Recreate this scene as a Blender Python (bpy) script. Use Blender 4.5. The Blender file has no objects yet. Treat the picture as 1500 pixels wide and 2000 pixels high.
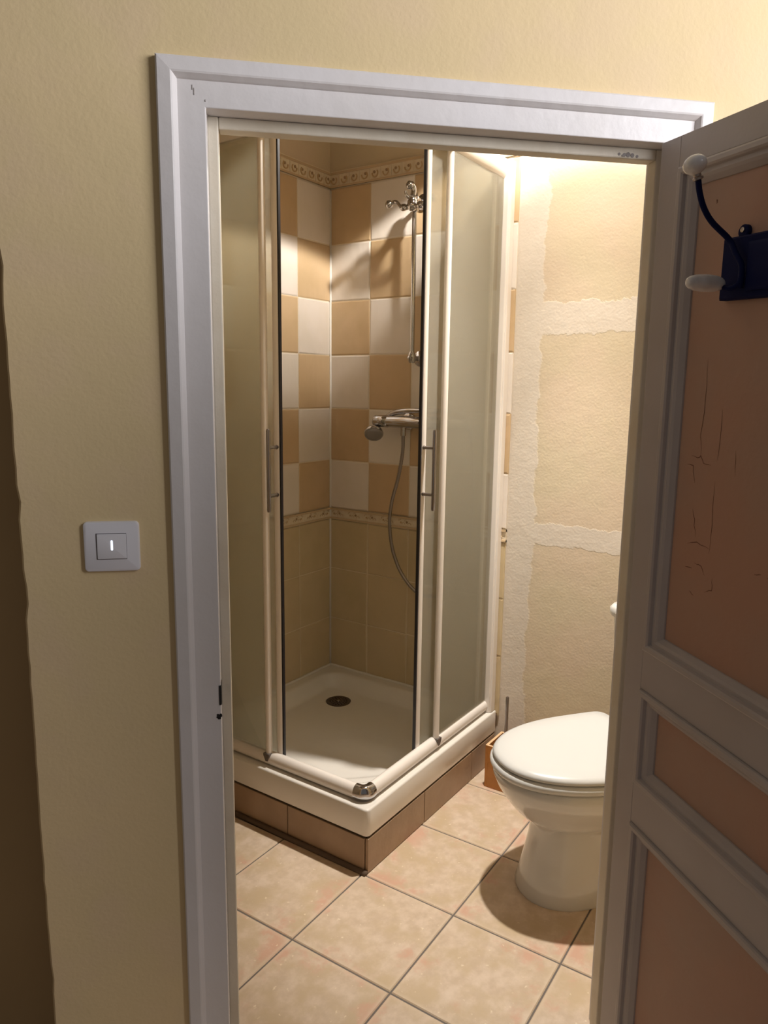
import bpy, bmesh, math, random
from mathutils import Vector, Matrix
random.seed(7)
C = bpy.context.scene.collection
PI = math.pi

# ------------------------------------------------------------------ camera
F, CAM = 1434.56, (-1.57513, -1.12022, 1.39760)
YAW, PITCH, ROLL = 0.59982, 0.16712, 0.012787
cd = bpy.data.cameras.new('camera'); cam = bpy.data.objects.new('camera', cd); C.objects.link(cam)
cd.sensor_fit = 'VERTICAL'; cd.sensor_height = 36; cd.lens = F / 2000 * 36; cd.clip_start = 0.02
fw = Vector((math.cos(YAW)*math.cos(PITCH), math.sin(YAW)*math.cos(PITCH), -math.sin(PITCH)))
r0 = fw.cross(Vector((0, 0, 1))).normalized(); u0 = r0.cross(fw)
r1 = r0*math.cos(ROLL) + u0*math.sin(ROLL); u1 = -r0*math.sin(ROLL) + u0*math.cos(ROLL)
mm = Matrix((r1, u1, -fw)).transposed().to_4x4(); mm.translation = Vector(CAM)
cam.matrix_world = mm
bpy.context.scene.camera = cam

# ------------------------------------------------------------------ frames of reference
# shower frame: x along the tray's right side, y along its left side, z up.
# door wall runs at 45 degrees to the shower: W to the right along it, N into the bathroom.
Wv = Vector((0.70091, -0.71325, 0)); Nv = Vector((0.71325, 0.70091, 0)); D = -0.6586
def WN(w, s, z=0.0): return Wv*w + Nv*s + Vector((0, 0, z))
WALL_A = math.atan2(Wv.y, Wv.x)

# ------------------------------------------------------------------ world, lights, exposure
sc = bpy.context.scene
sc.view_settings.view_transform = 'Standard'; sc.view_settings.look = 'None'
sc.view_settings.exposure = 0.0; sc.view_settings.gamma = 1.0
wd = bpy.data.worlds.new('world'); sc.world = wd; wd.use_nodes = True
wd.node_tree.nodes['Background'].inputs[0].default_value = (1.0, 0.93, 0.86, 1)
wd.node_tree.nodes['Background'].inputs[1].default_value = 0.12

LAMP = Vector((0.43, -0.27, 2.51))
sl = bpy.data.lights.new('bathroom_spot', 'SPOT'); sl.energy = 215; sl.color = (1.0, 0.94, 0.86)
sl.spot_size = math.radians(125); sl.spot_blend = 0.06; sl.shadow_soft_size = 0.03
sl.use_nodes = True; lt = sl.node_tree            # recessed lamp's beam profile, shaped to even out the wall brightness
em = lt.nodes['Emission']; tcn = lt.nodes.new('ShaderNodeTexCoord'); sx_ = lt.nodes.new('ShaderNodeSeparateXYZ')
ab = lt.nodes.new('ShaderNodeMath'); ab.operation = 'ABSOLUTE'; rp = lt.nodes.new('ShaderNodeValToRGB')
lt.links.new(tcn.outputs['Normal'], sx_.inputs[0]); lt.links.new(sx_.outputs[2], ab.inputs[0]); lt.links.new(ab.outputs[0], rp.inputs[0])
rp.color_ramp.elements[0].position = .50; rp.color_ramp.elements[0].color = (.56, .56, .56, 1)
rp.color_ramp.elements[1].position = .965; rp.color_ramp.elements[1].color = (1, 1, 1, 1)
e_ = rp.color_ramp.elements.new(.73); e_.color = (.14, .14, .14, 1)
e_ = rp.color_ramp.elements.new(.86); e_.color = (.19, .19, .19, 1)
e_ = rp.color_ramp.elements.new(.925); e_.color = (.42, .42, .42, 1)
lt.links.new(rp.outputs[0], em.inputs['Strength'])
so = bpy.data.objects.new('bathroom_spot', sl); so.location = LAMP; C.objects.link(so)
def area(name, loc, target, sx, sy, energy, color):
    l = bpy.data.lights.new(name, 'AREA'); l.shape = 'RECTANGLE'; l.size = sx; l.size_y = sy
    l.energy = energy; l.color = color
    o = bpy.data.objects.new(name, l); o.location = loc; C.objects.link(o)
    o.rotation_euler = (Vector(target) - Vector(loc)).to_track_quat('-Z', 'Y').to_euler()
    return o
# daylight from a hall window to the right, beyond the open door leaf
area('hall_window_light', WN(1.85, -2.1, 2.25), WN(0.1, D, 1.8), 1.2, 1.2, 76, (0.97, 0.96, 1.0))
# ------------------------------------------------------------------ helpers
def tag(o, label=None, cat=None, group=None, kind=None):
    if label: o['label'] = label
    if cat: o['category'] = cat
    if group: o['group'] = group
    if kind: o['kind'] = kind
    return o
def empty(name, loc=(0, 0, 0), rz=0.0, **k):
    o = bpy.data.objects.new(name, None); o.location = loc; o.rotation_euler = (0, 0, rz)
    o.empty_display_size = 0.05
    C.objects.link(o); return tag(o, **k)
def obj(name, bm, mats, parent=None, smooth=None, bevel=0.0, seg=2, world=False):
    """link bm as one object; world=True: coordinates are world ones although it has a parent"""
    bmesh.ops.remove_doubles(bm, verts=bm.verts, dist=1e-6) if False else None
    me = bpy.data.meshes.new(name)
    bmesh.ops.recalc_face_normals(bm, faces=bm.faces)
    bm.to_mesh(me); bm.free()
    if not isinstance(mats, (list, tuple)): mats = [mats]
    for m in mats: me.materials.append(m)
    o = bpy.data.objects.new(name, me); C.objects.link(o)
    if smooth:
        for p in me.polygons: p.use_smooth = True
        if smooth != True:
            me.set_sharp_from_angle(angle=math.radians(smooth))
    if bevel:
        b = o.modifiers.new('bevel', 'BEVEL'); b.width = bevel; b.segments = seg; b.limit_method = 'ANGLE'
        b.angle_limit = math.radians(40)
    if parent:
        o.parent = parent
        if world:
            o.matrix_parent_inverse = (Matrix.Translation(parent.location) @ parent.rotation_euler.to_matrix().to_4x4()).inverted()
    return o
def box(bm, x0, x1, y0, y1, z0, z1, mi=0, M=None):
    vs = [bm.verts.new((x, y, z)) for z in (z0, z1) for y in (y0, y1) for x in (x0, x1)]
    if M: 
        for v in vs: v.co = M @ v.co
    fs = []
    for q in ((0, 2, 3, 1), (4, 5, 7, 6), (0, 1, 5, 4), (2, 6, 7, 3), (0, 4, 6, 2), (1, 3, 7, 5)):
        f = bm.faces.new([vs[i] for i in q]); f.material_index = mi; fs.append(f)
    return vs
def prism(bm, pts, z0, z1, mi=0):
    a = [bm.verts.new((p[0], p[1], z0)) for p in pts]; b = [bm.verts.new((p[0], p[1], z1)) for p in pts]
    n = len(pts); fs = [bm.faces.new(a[::-1]), bm.faces.new(b)]
    for i in range(n): fs.append(bm.faces.new((a[i], a[(i+1) % n], b[(i+1) % n], b[i])))
    for f in fs: f.material_index = mi
    return a + b
def rings(bm, rs, caps=True, mi=0):
    """loft closed loops (lists of Vectors of equal length)"""
    vv = [[bm.verts.new(p) for p in r] for r in rs]; n = len(rs[0])
    for a, b in zip(vv, vv[1:]):
        for i in range(n):
            f = bm.faces.new((a[i], a[(i+1) % n], b[(i+1) % n], b[i])); f.material_index = mi
    if caps:
        f = bm.faces.new(vv[0][::-1]); f.material_index = mi
        f = bm.faces.new(vv[-1]); f.material_index = mi
    return vv
def tube(bm, pts, rad, n=12, caps=True, mi=0, ry=None):
    pts = [Vector(p) for p in pts]; rs = []
    up = None
    for i, p in enumerate(pts):
        d = (pts[min(i+1, len(pts)-1)] - pts[max(i-1, 0)]).normalized()
        if up is None:
            up = Vector((0, 0, 1)) if abs(d.z) < 0.9 else Vector((1, 0, 0))
        a = d.cross(up).normalized(); up = a.cross(d).normalized()
        rr = rad[i] if isinstance(rad, (list, tuple)) else rad
        ru = ry if ry else rr
        rs.append([p + a*rr*math.cos(t) + up*ru*math.sin(t) for t in (2*PI*k/n for k in range(n))])
    rings(bm, rs, caps, mi)
def lathe(bm, prof, M=Matrix(), n=28, mi=0):
    """prof: (radius, height) pairs revolved about local z"""
    rs = [[M @ Vector((max(r, 1e-4)*math.cos(2*PI*k/n), max(r, 1e-4)*math.sin(2*PI*k/n), h)) for k in range(n)] for r, h in prof]
    rings(bm, rs, True, mi)
def smoothpath(pts, k=8):
    pts = [Vector(p) for p in pts]; out = []
    P = [pts[0]] + pts + [pts[-1]]
    for i in range(1, len(P)-2):
        a, b, c, d = P[i-1:i+3]
        for j in range(k):
            t = j/k
            out.append(0.5*((2*b) + (c-a)*t + (2*a-5*b+4*c-d)*t*t + (3*b-a-3*c+d)*t**3))
    out.append(pts[-1]); return out
def align(d, loc=(0, 0, 0)):
    return Matrix.Translation(Vector(loc)) @ Vector(d).to_track_quat('Z', 'Y').to_matrix().to_4x4()

# ------------------------------------------------------------------ materials
def mat(name, col, rough=0.5, metal=0.0, noise=None, bump=None, spec=0.5, coat=0.0, trans=0.0):
    """noise=(scale, other colour, strength); bump=(scale, distance)"""
    m = bpy.data.materials.new(name); m.use_nodes = True; nt = m.node_tree; b = nt.nodes['Principled BSDF']
    b.inputs['Base Color'].default_value = (*col, 1); b.inputs['Roughness'].default_value = rough
    b.inputs['Metallic'].default_value = metal; b.inputs['Specular IOR Level'].default_value = spec
    b.inputs['Coat Weight'].default_value = coat
    tc = nt.nodes.new('ShaderNodeTexCoord')
    if noise:
        n = nt.nodes.new('ShaderNodeTexNoise'); n.inputs['Scale'].default_value = noise[0]; n.inputs['Detail'].default_value = 5
        r = nt.nodes.new('ShaderNodeMapRange'); r.inputs[1].default_value = .35; r.inputs[2].default_value = .68
        r.inputs[4].default_value = noise[2]
        x = nt.nodes.new('ShaderNodeMix'); x.data_type = 'RGBA'
        x.inputs[6].default_value = (*col, 1); x.inputs[7].default_value = (*noise[1], 1)
        nt.links.new(tc.outputs['Object'], n.inputs['Vector']); nt.links.new(n.outputs[0], r.inputs[0])
        nt.links.new(r.outputs[0], x.inputs[0]); nt.links.new(x.outputs[2], b.inputs['Base Color'])
    if bump:
        n2 = nt.nodes.new('ShaderNodeTexNoise'); n2.inputs['Scale'].default_value = bump[0]; n2.inputs['Detail'].default_value = 6
        bp = nt.nodes.new('ShaderNodeBump'); bp.inputs['Distance'].default_value = bump[1]; bp.inputs['Strength'].default_value = 0.7
        nt.links.new(tc.outputs['Object'], n2.inputs['Vector']); nt.links.new(n2.outputs[0], bp.inputs['Height'])
        nt.links.new(bp.outputs[0], b.inputs['Normal'])
    return m
class G:
    """little node-graph helper"""
    def __init__(s, m): s.nt = m.node_tree; s.b = s.nt.nodes['Principled BSDF']
    def n(s, t, **k):
        x = s.nt.nodes.new(t)
        for a, v in k.items(): setattr(x, a, v)
        return x
    def l(s, a, b): s.nt.links.new(a, b)
    def v(s, x, inp):
        if isinstance(x, (int, float)): inp.default_value = x
        else: s.l(x, inp)
    def m(s, op, a, b=0.0, c=0.0, clamp=False):
        x = s.n('ShaderNodeMath', operation=op, use_clamp=clamp); s.v(a, x.inputs[0]); s.v(b, x.inputs[1]); s.v(c, x.inputs[2]); return x.outputs[0]
    def ss(s, x, a, b):
        r = s.n('ShaderNodeMapRange', interpolation_type='SMOOTHSTEP'); s.v(x, r.inputs[0]); r.inputs[1].default_value = a; r.inputs[2].default_value = b
        return r.outputs[0]
    def noise(s, scale, detail=4, vec=None, rough=.5):
        x = s.n('ShaderNodeTexNoise'); x.inputs['Scale'].default_value = scale; x.inputs['Detail'].default_value = detail
        x.inputs['Roughness'].default_value = rough
        if vec: s.l(vec, x.inputs['Vector'])
        return x.outputs[0]
    def mix(s, f, a, b):
        x = s.n('ShaderNodeMix', data_type='RGBA'); s.v(f, x.inputs[0])
        for c, i in ((a, 6), (b, 7)):
            if isinstance(c, tuple): x.inputs[i].default_value = (*c, 1)
            else: s.l(c, x.inputs[i])
        return x.outputs[2]
    def bump(s, h, d, st=1.0, normal=None):
        x = s.n('ShaderNodeBump'); x.inputs['Distance'].default_value = d; x.inputs['Strength'].default_value = st; s.l(h, x.inputs['Height'])
        if normal: s.l(normal, x.inputs['Normal'])
        return x.outputs[0]

HALLC = (0.76, 0.60, 0.33)
hall_paint = mat('hall_yellow_paint', HALLC, 0.75); g = G(hall_paint)
oc = g.n('ShaderNodeTexCoord').outputs['Object']
big = g.noise(2.2, 3, oc); mid = g.noise(9, 4, oc); fine = g.noise(140, 3, oc)
c = g.mix(g.ss(big, .4, .62), (0.77, 0.595, 0.335), (0.73, 0.575, 0.32)); c = g.mix(g.m('MULTIPLY', g.ss(mid, .45, .7), .35), c, (0.75, 0.56, 0.37))
g.l(c, g.b.inputs['Base Color'])
g.l(g.bump(fine, .0014, .3, g.bump(g.noise(14, 5, oc), .004, .3)), g.b.inputs['Normal'])

# bathroom wall paint with filler patches (position on the wall, so it stays with it)
bath_paint = mat('bathroom_cream_paint', (0.80, 0.66, 0.42), 0.7); g = G(bath_paint)
oc = g.n('ShaderNodeTexCoord').outputs['Object']; sp = g.n('ShaderNodeSeparateXYZ'); g.l(oc, sp.inputs[0]); Y, Z = sp.outputs[1], sp.outputs[2]
nz = g.noise(11, 6, oc, .65); n2 = g.noise(3.2, 3, oc)
edge = g.m('MULTIPLY_ADD', nz, .07, g.m('MULTIPLY', n2, .055))
strip = g.ss(g.m('ADD', Y, edge), -.052, -.044)                      # beside the tiles
lowfade = g.m('MULTIPLY', strip, 1.0)
def band(z0, z1):
    a = g.ss(g.m('SUBTRACT', Z, g.m('MULTIPLY', nz, .06)), z0-.004-.03, z0-.03); b_ = g.ss(g.m('ADD', Z, g.m('MULTIPLY', g.noise(14, 6, oc, .7), .06)), z1+.004+.03, z1+.03)
    return g.m('MULTIPLY', a, b_)
b1 = band(1.585, 1.685); b2 = g.m('MULTIPLY', band(.862, .935), g.ss(g.m('MULTIPLY_ADD', nz, .2, g.m('MULTIPLY', Y, -1)), .19, .23))
pm = g.m('MAXIMUM', g.m('MAXIMUM', strip, b1), b2)
onwall = g.ss(sp.outputs[0], .80, .82)
pm = g.m('MULTIPLY', pm, onwall)
ws = g.m('LESS_THAN', Y, 0.0); pm = g.m('MULTIPLY', pm, ws)
base = g.mix(g.ss(g.noise(4, 4, oc), .4, .65), (0.66, 0.56, 0.40), (0.68, 0.555, 0.415))
col = g.mix(g.m('MULTIPLY', pm, .9), base, g.mix(g.noise(30, 3, oc), (0.70, 0.62, 0.53), (0.76, 0.69, 0.60)))
g.l(col, g.b.inputs['Base Color'])
bn = g.bump(g.noise(120, 3, oc), .002, .35, g.bump(g.noise(18, 4, oc), .004, .4))
strk = g.n('ShaderNodeTexWave', wave_type='BANDS', bands_direction='Z'); strk.inputs['Scale'].default_value = 9; strk.inputs['Distortion'].default_value = 9; strk.inputs['Detail Scale'].default_value = 2.5
g.l(oc, strk.inputs['Vector'])
g.l(g.bump(g.m('MULTIPLY', pm, g.m('ADD', g.m('MULTIPLY', strk.outputs['Fac'], .25), 1.0)), .0009, .5, bn), g.b.inputs['Normal'])
g.l(g.m('MULTIPLY_ADD', pm, -.15, .7), g.b.inputs['Roughness'])

frame_paint = mat('white_gloss_frame_paint', (0.74, 0.71, 0.70), 0.42, noise=(7, (0.70, 0.66, 0.63), .6), bump=(30, .0015))
stop_paint = mat('cream_paint', (0.74, 0.68, 0.56), 0.5, noise=(14, (0.68, 0.60, 0.47), .8), bump=(40, .002))
door_paint = mat('door_grey_white_paint', (0.50, 0.455, 0.445), 0.45, noise=(6, (0.46, 0.41, 0.39), .8), bump=(25, .0015))
panel_paint = mat('door_salmon_panel_paint', (0.50, 0.285, 0.205), 0.55, noise=(5, (0.45, 0.31, 0.24), .9), bump=(22, .003))
crack_dark = mat('paint_crack', (0.16, 0.07, 0.05), 0.8)
dark_hole = mat('dark_hole', (0.012, 0.010, 0.010), 0.8)
scar = mat('worn_metal', (0.14, 0.12, 0.11), 0.5, metal=.5)
acrylic = mat('white_acrylic', (0.82, 0.78, 0.72), 0.22, coat=.3, noise=(6, (0.79, 0.74, 0.67), .5))
profile_white = mat('white_lacquered_profile', (0.86, 0.80, 0.74), 0.30)
chrome = mat('chrome', (0.52, 0.51, 0.52), 0.08, metal=1.0)
handle_metal = mat('polished_handle', (0.36, 0.34, 0.36), 0.14, metal=1.0)
steel = mat('brushed_steel', (0.38, 0.35, 0.345), 0.28, metal=1.0)
clip_grey = mat('grey_plastic_clip', (0.13, 0.11, 0.10), 0.35)
seal_black = mat('black_magnetic_seal', (0.012, 0.010, 0.014), 0.45)
ceramic = mat('white_ceramic', (0.70, 0.69, 0.66), 0.12, coat=.5)
seat_mat = mat('white_seat_plastic', (0.69, 0.69, 0.67), 0.28)
navy = mat('navy_blue_enamel', (0.004, 0.008, 0.055), 0.55, spec=.08)
porcelain = mat('knob_porcelain', (0.84, 0.82, 0.81), 0.22, noise=(60, (0.55, 0.50, 0.50), .5))
brass_worn = mat('worn_metal_collar', (0.42, 0.36, 0.33), 0.3, metal=.9)
plastic = mat('white_switch_plastic', (0.74, 0.73, 0.76), 0.3)
gap_grey = mat('switch_gap', (0.16, 0.15, 0.16), 0.6)
led = mat('switch_pilot_light', (0.7, 0.8, 1), 0.3); led.node_tree.nodes['Principled BSDF'].inputs['Emission Color'].default_value = (0.75, 0.85, 1, 1)
led.node_tree.nodes['Principled BSDF'].inputs['Emission Strength'].default_value = 1.6
woodm = mat('orange_varnished_wood', (0.52, 0.22, 0.055), 0.4, noise=(18, (0.40, 0.16, 0.035), .8))
wood_end = mat('pale_plywood_edge', (0.75, 0.50, 0.28), 0.5)
bristle = mat('brush_black', (0.03, 0.03, 0.03), 0.9)
hall_floor_m = mat('hall_floor_boards', (0.20, 0.11, 0.06), 0.5, noise=(8, (0.14, 0.08, 0.04), .8))
dark_wall_m = mat('hall_paint_shade', (0.52, 0.37, 0.19), 0.8, noise=(2, (0.45, 0.31, 0.15), .8))  # yellowish hall paint darkened to stand for the unlit hall
ceil_m = mat('ceiling_dimmed', (0.42, 0.36, 0.28), 0.9)  # unseen ceiling, colour darkened to reduce bounced light
back_paint = mat('unseen_wall_dimmed', (0.42, 0.34, 0.22), 0.8)  # for the unseen walls, kept dark so less light bounces back
grout_wall = mat('cream_grout', (0.80, 0.70, 0.54), 0.8, bump=(80, .002))
grout_floor = mat('grey_floor_grout', (0.17, 0.145, 0.125), 0.9, bump=(90, .002))
silicone = mat('white_silicone', (0.80, 0.76, 0.70), 0.4)

def wall_tile(name, a, b_, stain):
    m = mat(name, a, 0.28); g = G(m); tc = g.n('ShaderNodeTexCoord'); oc = tc.outputs['Object']
    geo = g.n('ShaderNodeNewGeometry')
    c = g.mix(g.ss(g.noise(9, 5, oc), .35, .7), a, b_)
    c = g.mix(g.m('MULTIPLY', geo.outputs['Random Per Island'], .5), c, stain)
    g.l(c, g.b.inputs['Base Color'])
    mp = g.n('ShaderNodeMapping'); mp.inputs['Scale'].default_value = (30, 30, 5); g.l(oc, mp.inputs[0])
    g.l(g.bump(g.noise(1.0, 3, mp.outputs[0]), .004, .5, g.bump(g.noise(7, 2, oc), .006, .6)), g.b.inputs['Normal'])
    return m
tile_white = wall_tile('off_white_wall_tile', (0.80, 0.72, 0.65), (0.76, 0.68, 0.59), (0.80, 0.74, 0.66))
tile_tan = wall_tile('tan_wall_tile', (0.62, 0.445, 0.265), (0.56, 0.40, 0.225), (0.66, 0.48, 0.30))
tile_beige = wall_tile('beige_wall_tile', (0.63, 0.51, 0.32), (0.58, 0.47, 0.28), (0.64, 0.50, 0.31))
frieze_m = mat('cream_frieze', (0.72, 0.61, 0.45), 0.35, noise=(60, (0.80, 0.71, 0.56), .9), bump=(120, .002))
frieze_line = mat('tan_frieze_border', (0.60, 0.45, 0.28), 0.35)
frieze_dark = mat('brown_frieze_motif', (0.34, 0.22, 0.12), 0.4)
frieze_mid = mat('ochre_frieze_motif', (0.55, 0.38, 0.20), 0.4)

floor_tile = mat('sandy_floor_tile', (0.70, 0.54, 0.36), 0.36); g = G(floor_tile)
tc = g.n('ShaderNodeTexCoord'); oc = tc.outputs['Object']; uv = g.n('ShaderNodeUVMap'); uv.uv_map = 'tile'
su = g.n('ShaderNodeSeparateXYZ'); g.l(uv.outputs[0], su.inputs[0]); U, V = su.outputs[0], su.outputs[1]
geo = g.n('ShaderNodeNewGeometry'); rnd = geo.outputs['Random Per Island']
ed = g.m('MINIMUM', g.m('MINIMUM', U, g.m('SUBTRACT', 1, U)), g.m('MINIMUM', V, g.m('SUBTRACT', 1, V)))
n1 = g.noise(9, 6, oc, .6); n3 = g.noise(28, 5, oc, .6); n5 = g.noise(5, 2, oc)
n7 = g.noise(6.5, 5, oc, .65)
pinkmask = g.m('MULTIPLY', g.ss(g.m('SUBTRACT', n7, g.m('MULTIPLY', ed, .35)), .47, .60), g.ss(g.m('ADD', ed, g.m('MULTIPLY', n1, .2)), .42, .16))
c = g.mix(g.ss(n3, .3, .7), (0.61, 0.47, 0.34), (0.74, 0.595, 0.46))
c = g.mix(g.ss(n1, .42, .65), c, (0.60, 0.46, 0.30))
c = g.mix(g.m('MULTIPLY', pinkmask, .9), c, (0.66, 0.40, 0.285))
c = g.mix(g.m('MULTIPLY', g.ss(ed, .05, .012), .45), c, (0.74, 0.60, 0.45))
c = g.mix(g.m('MULTIPLY', g.ss(g.noise(60, 3, oc), .66, .74), .6), c, (0.9, 0.78, 0.6))
g.l(c, g.b.inputs['Base Color'])
g.l(g.bump(n1, .003, .5, g.bump(g.noise(60, 4, oc), .0015, .4)), g.b.inputs['Normal'])
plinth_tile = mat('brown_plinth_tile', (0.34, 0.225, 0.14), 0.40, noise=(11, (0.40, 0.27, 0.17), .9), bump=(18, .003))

def frosted(name, tint=(0.94, 0.94, 0.89)):
    m = bpy.data.materials.new(name); m.use_nodes = True; nt = m.node_tree; nt.nodes.clear()
    o = nt.nodes.new('ShaderNodeOutputMaterial')
    rf = nt.nodes.new('ShaderNodeBsdfRefraction'); rf.inputs['Roughness'].default_value = .13; rf.inputs['IOR'].default_value = 1.3; rf.inputs['Color'].default_value = (*tint, 1)
    tl = nt.nodes.new('ShaderNodeBsdfTranslucent'); tl.inputs['Color'].default_value = (0.92, 0.88, 0.80, 1)
    df = nt.nodes.new('ShaderNodeBsdfDiffuse'); df.inputs['Color'].default_value = (0.82, 0.80, 0.71, 1)
    gl = nt.nodes.new('ShaderNodeBsdfGlossy'); gl.inputs['Roughness'].default_value = .25
    tr = nt.nodes.new('ShaderNodeBsdfTransparent'); tr.inputs['Color'].default_value = (0.95, 0.95, 0.90, 1)
    def mx(f, a, b):
        x = nt.nodes.new('ShaderNodeMixShader'); x.inputs[0].default_value = f
        nt.links.new(a, x.inputs[1]); nt.links.new(b, x.inputs[2]); return x.outputs[0]
    x = mx(.16, rf.outputs[0], tl.outputs[0]); x = mx(.17, x, df.outputs[0]); x = mx(.16, x, tr.outputs[0]); x = mx(.04, x, gl.outputs[0])
    nt.links.new(x, o.inputs[0]); return m
glass = frosted('frosted_acrylic_pane')

# ------------------------------------------------------------------ the setting
SX, SY = 0.83, 0.80
# bathroom floor: grout bed with bevelled tiles
fl = empty('floor', kind='structure')
bm = bmesh.new()
poly = [WN(-.66, D+.01), WN(1.1, D+.01), WN(1.1, 0.5), WN(-.66, 1.0)]
prism(bm, poly, -.05, -.0025)
obj('floor_bed', bm, grout_floor, fl)
bm = bmesh.new(); uvl = bm.loops.layers.uv.new('tile')
TX, TY, OX, OY, RO = .3118, .30, -.0046, .0147, .0172
cr, sr = math.cos(RO), math.sin(RO)
def inside(p, m=.0):
    w = p.x*Wv.x + p.y*Wv.y; s = p.x*Nv.x + p.y*Nv.y
    return -.80 < w < 1.15 and s > D - .45 and s < 1.3
for i in range(-5, 5):
    for j in range(-6, 4):
        gx = .0022; a0, a1, b0, b1 = i*TX+gx, (i+1)*TX-gx, j*TY+gx, (j+1)*TY-gx
        P = lambda a, b, z: Vector((OX + a*cr - b*sr, OY + a*sr + b*cr, z))
        if not inside(P((a0+a1)/2, (b0+b1)/2, 0)): continue
        dz = random.uniform(-.0004, .0004); bv = .0022
        o4 = [P(a0, b0, -.004), P(a1, b0, -.004), P(a1, b1, -.004), P(a0, b1, -.004)]
        m4 = [P(a0, b0, -bv+dz), P(a1, b0, -bv+dz), P(a1, b1, -bv+dz), P(a0, b1, -bv+dz)]
        t4 = [P(a0+bv, b0+bv, dz), P(a1-bv, b0+bv, dz), P(a1-bv, b1-bv, dz), P(a0+bv, b1-bv, dz)]
        vo, vm, vt = ([bm.verts.new(p) for p in q] for q in (o4, m4, t4))
        fs = [bm.faces.new(vt)] + [bm.faces.new((vm[k], vm[(k+1) % 4], vt[(k+1) % 4], vt[k])) for k in range(4)] + [bm.faces.new((vo[k], vo[(k+1) % 4], vm[(k+1) % 4], vm[k])) for k in range(4)]
        uvd = {vo[k]: q for k, q in enumerate(((0, 0), (1, 0), (1, 1), (0, 1)))}
        uvd.update({vm[k]: q for k, q in enumerate(((0, 0), (1, 0), (1, 1), (0, 1)))})
        uvd.update({vt[k]: q for k, q in enumerate(((.01, .01), (.99, .01), (.99, .99), (.01, .99)))})
        for f in fs:
            for lp in f.loops: lp[uvl].uv = uvd[lp.vert]
obj('floor_tiles', bm, floor_tile, fl)

# hall floor
bm = bmesh.new(); prism(bm, [WN(-4, D-.0), WN(-4, D-4), WN(4, D-4), WN(4, D-.0)], -.09, -.02)
prism(bm, [WN(-4, D+.2), WN(-4, D), WN(-.68, D), WN(-.68, D+.2)], -.09, -.02)
tag(obj('floor_hall', bm, hall_floor_m), kind='structure')

# ---- door wall (hall side is the yellow wall in front), opening w -0.425..0.465, z < 1.872
WL, WT = -.682, .085
OL, OR, OT = -.412, .452, 1.858
bm = bmesh.new()
CEIL = 2.53
NZ = 90; zs = [CEIL*i/NZ for i in range(NZ+1)]
random.seed(3)
jit = [WL + random.uniform(-.0010, .0010) + .0008*math.sin(z*7) + (.003 if random.random() < .06 else 0) for z in zs]
def quadstrip(fa, fb):
    A = [bm.verts.new(fa(i)) for i in range(NZ+1)]; B = [bm.verts.new(fb(i)) for i in range(NZ+1)]
    for i in range(NZ): bm.faces.new((A[i], B[i], B[i+1], A[i+1]))
quadstrip(lambda i: WN(OL, D, zs[i]), lambda i: WN(jit[i]+.004, D, zs[i]))
quadstrip(lambda i: WN(jit[i]+.004, D, zs[i]), lambda i: WN(jit[i], D+.005, zs[i]))
quadstrip(lambda i: WN(jit[i], D+.005, zs[i]), lambda i: WN(WL, D+.05, zs[i]))
quadstrip(lambda i: WN(WL, D+.05, zs[i]), lambda i: WN(WL, D+WT, zs[i]))
quadstrip(lambda i: WN(WL, D+WT, zs[i]), lambda i: WN(OL, D+WT, zs[i]))
quadstrip(lambda i: WN(OL, D+WT, zs[i]), lambda i: WN(OL, D, zs[i]))
def wbox(bm, w0, w1, s0, s1, z0, z1, mi=0): return prism(bm, [WN(w0, s0), WN(w1, s0), WN(w1, s1), WN(w0, s1)], z0, z1, mi)
wbox(bm, OL, OR, D, D+WT, OT, CEIL); wbox(bm, OR, 4.0, D, D+WT, 0, CEIL)
tag(obj('wall_front', bm, hall_paint), kind='structure')

# ---- bathroom walls
bm = bmesh.new(); prism(bm, [(SX+.01, -1.05), (SX+.13, -1.05), (SX+.13, SY+.15), (SX+.01, SY+.15)], 0, CEIL)
wr = tag(obj('wall_right', bm, bath_paint), kind='structure')
bm = bmesh.new(); prism(bm, [(-.10, SY+.01), (SX+.01, SY+.01), (SX+.01, SY+.13), (-.20, SY+.13)], 0, CEIL)
wl = tag(obj('wall_left', bm, bath_paint), kind='structure')
bm = bmesh.new(); a = WN(-.66, D+WT); b = WN(-.58, D+WT)
prism(bm, [a, b, (-.03, SY), (-.03, SY+.02), (-.20, SY+.13)], 0, CEIL)
tag(obj('wall_partition', bm, back_paint), kind='structure')
bm = bmesh.new(); prism(bm, [WN(1.012, D+WT), WN(1.10, D+WT), WN(1.10, .45), WN(1.012, .45)], 0, CEIL)
tag(obj('wall_back', bm, back_paint), kind='structure')
bm = bmesh.new(); prism(bm, [WN(-1.3, D+WT-.02), WN(1.15, D+WT-.02), WN(1.15, .8), WN(.4, 1.5), WN(-1.3, 1.5)], CEIL, CEIL+.08)
tag(obj('ceiling', bm, ceil_m), kind='structure')
# hall wall close behind the left wall end, shade painted into its colour
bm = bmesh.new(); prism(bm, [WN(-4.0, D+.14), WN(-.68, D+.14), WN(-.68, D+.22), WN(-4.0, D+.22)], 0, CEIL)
tag(obj('wall_far', bm, dark_wall_m), kind='structure')

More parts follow.
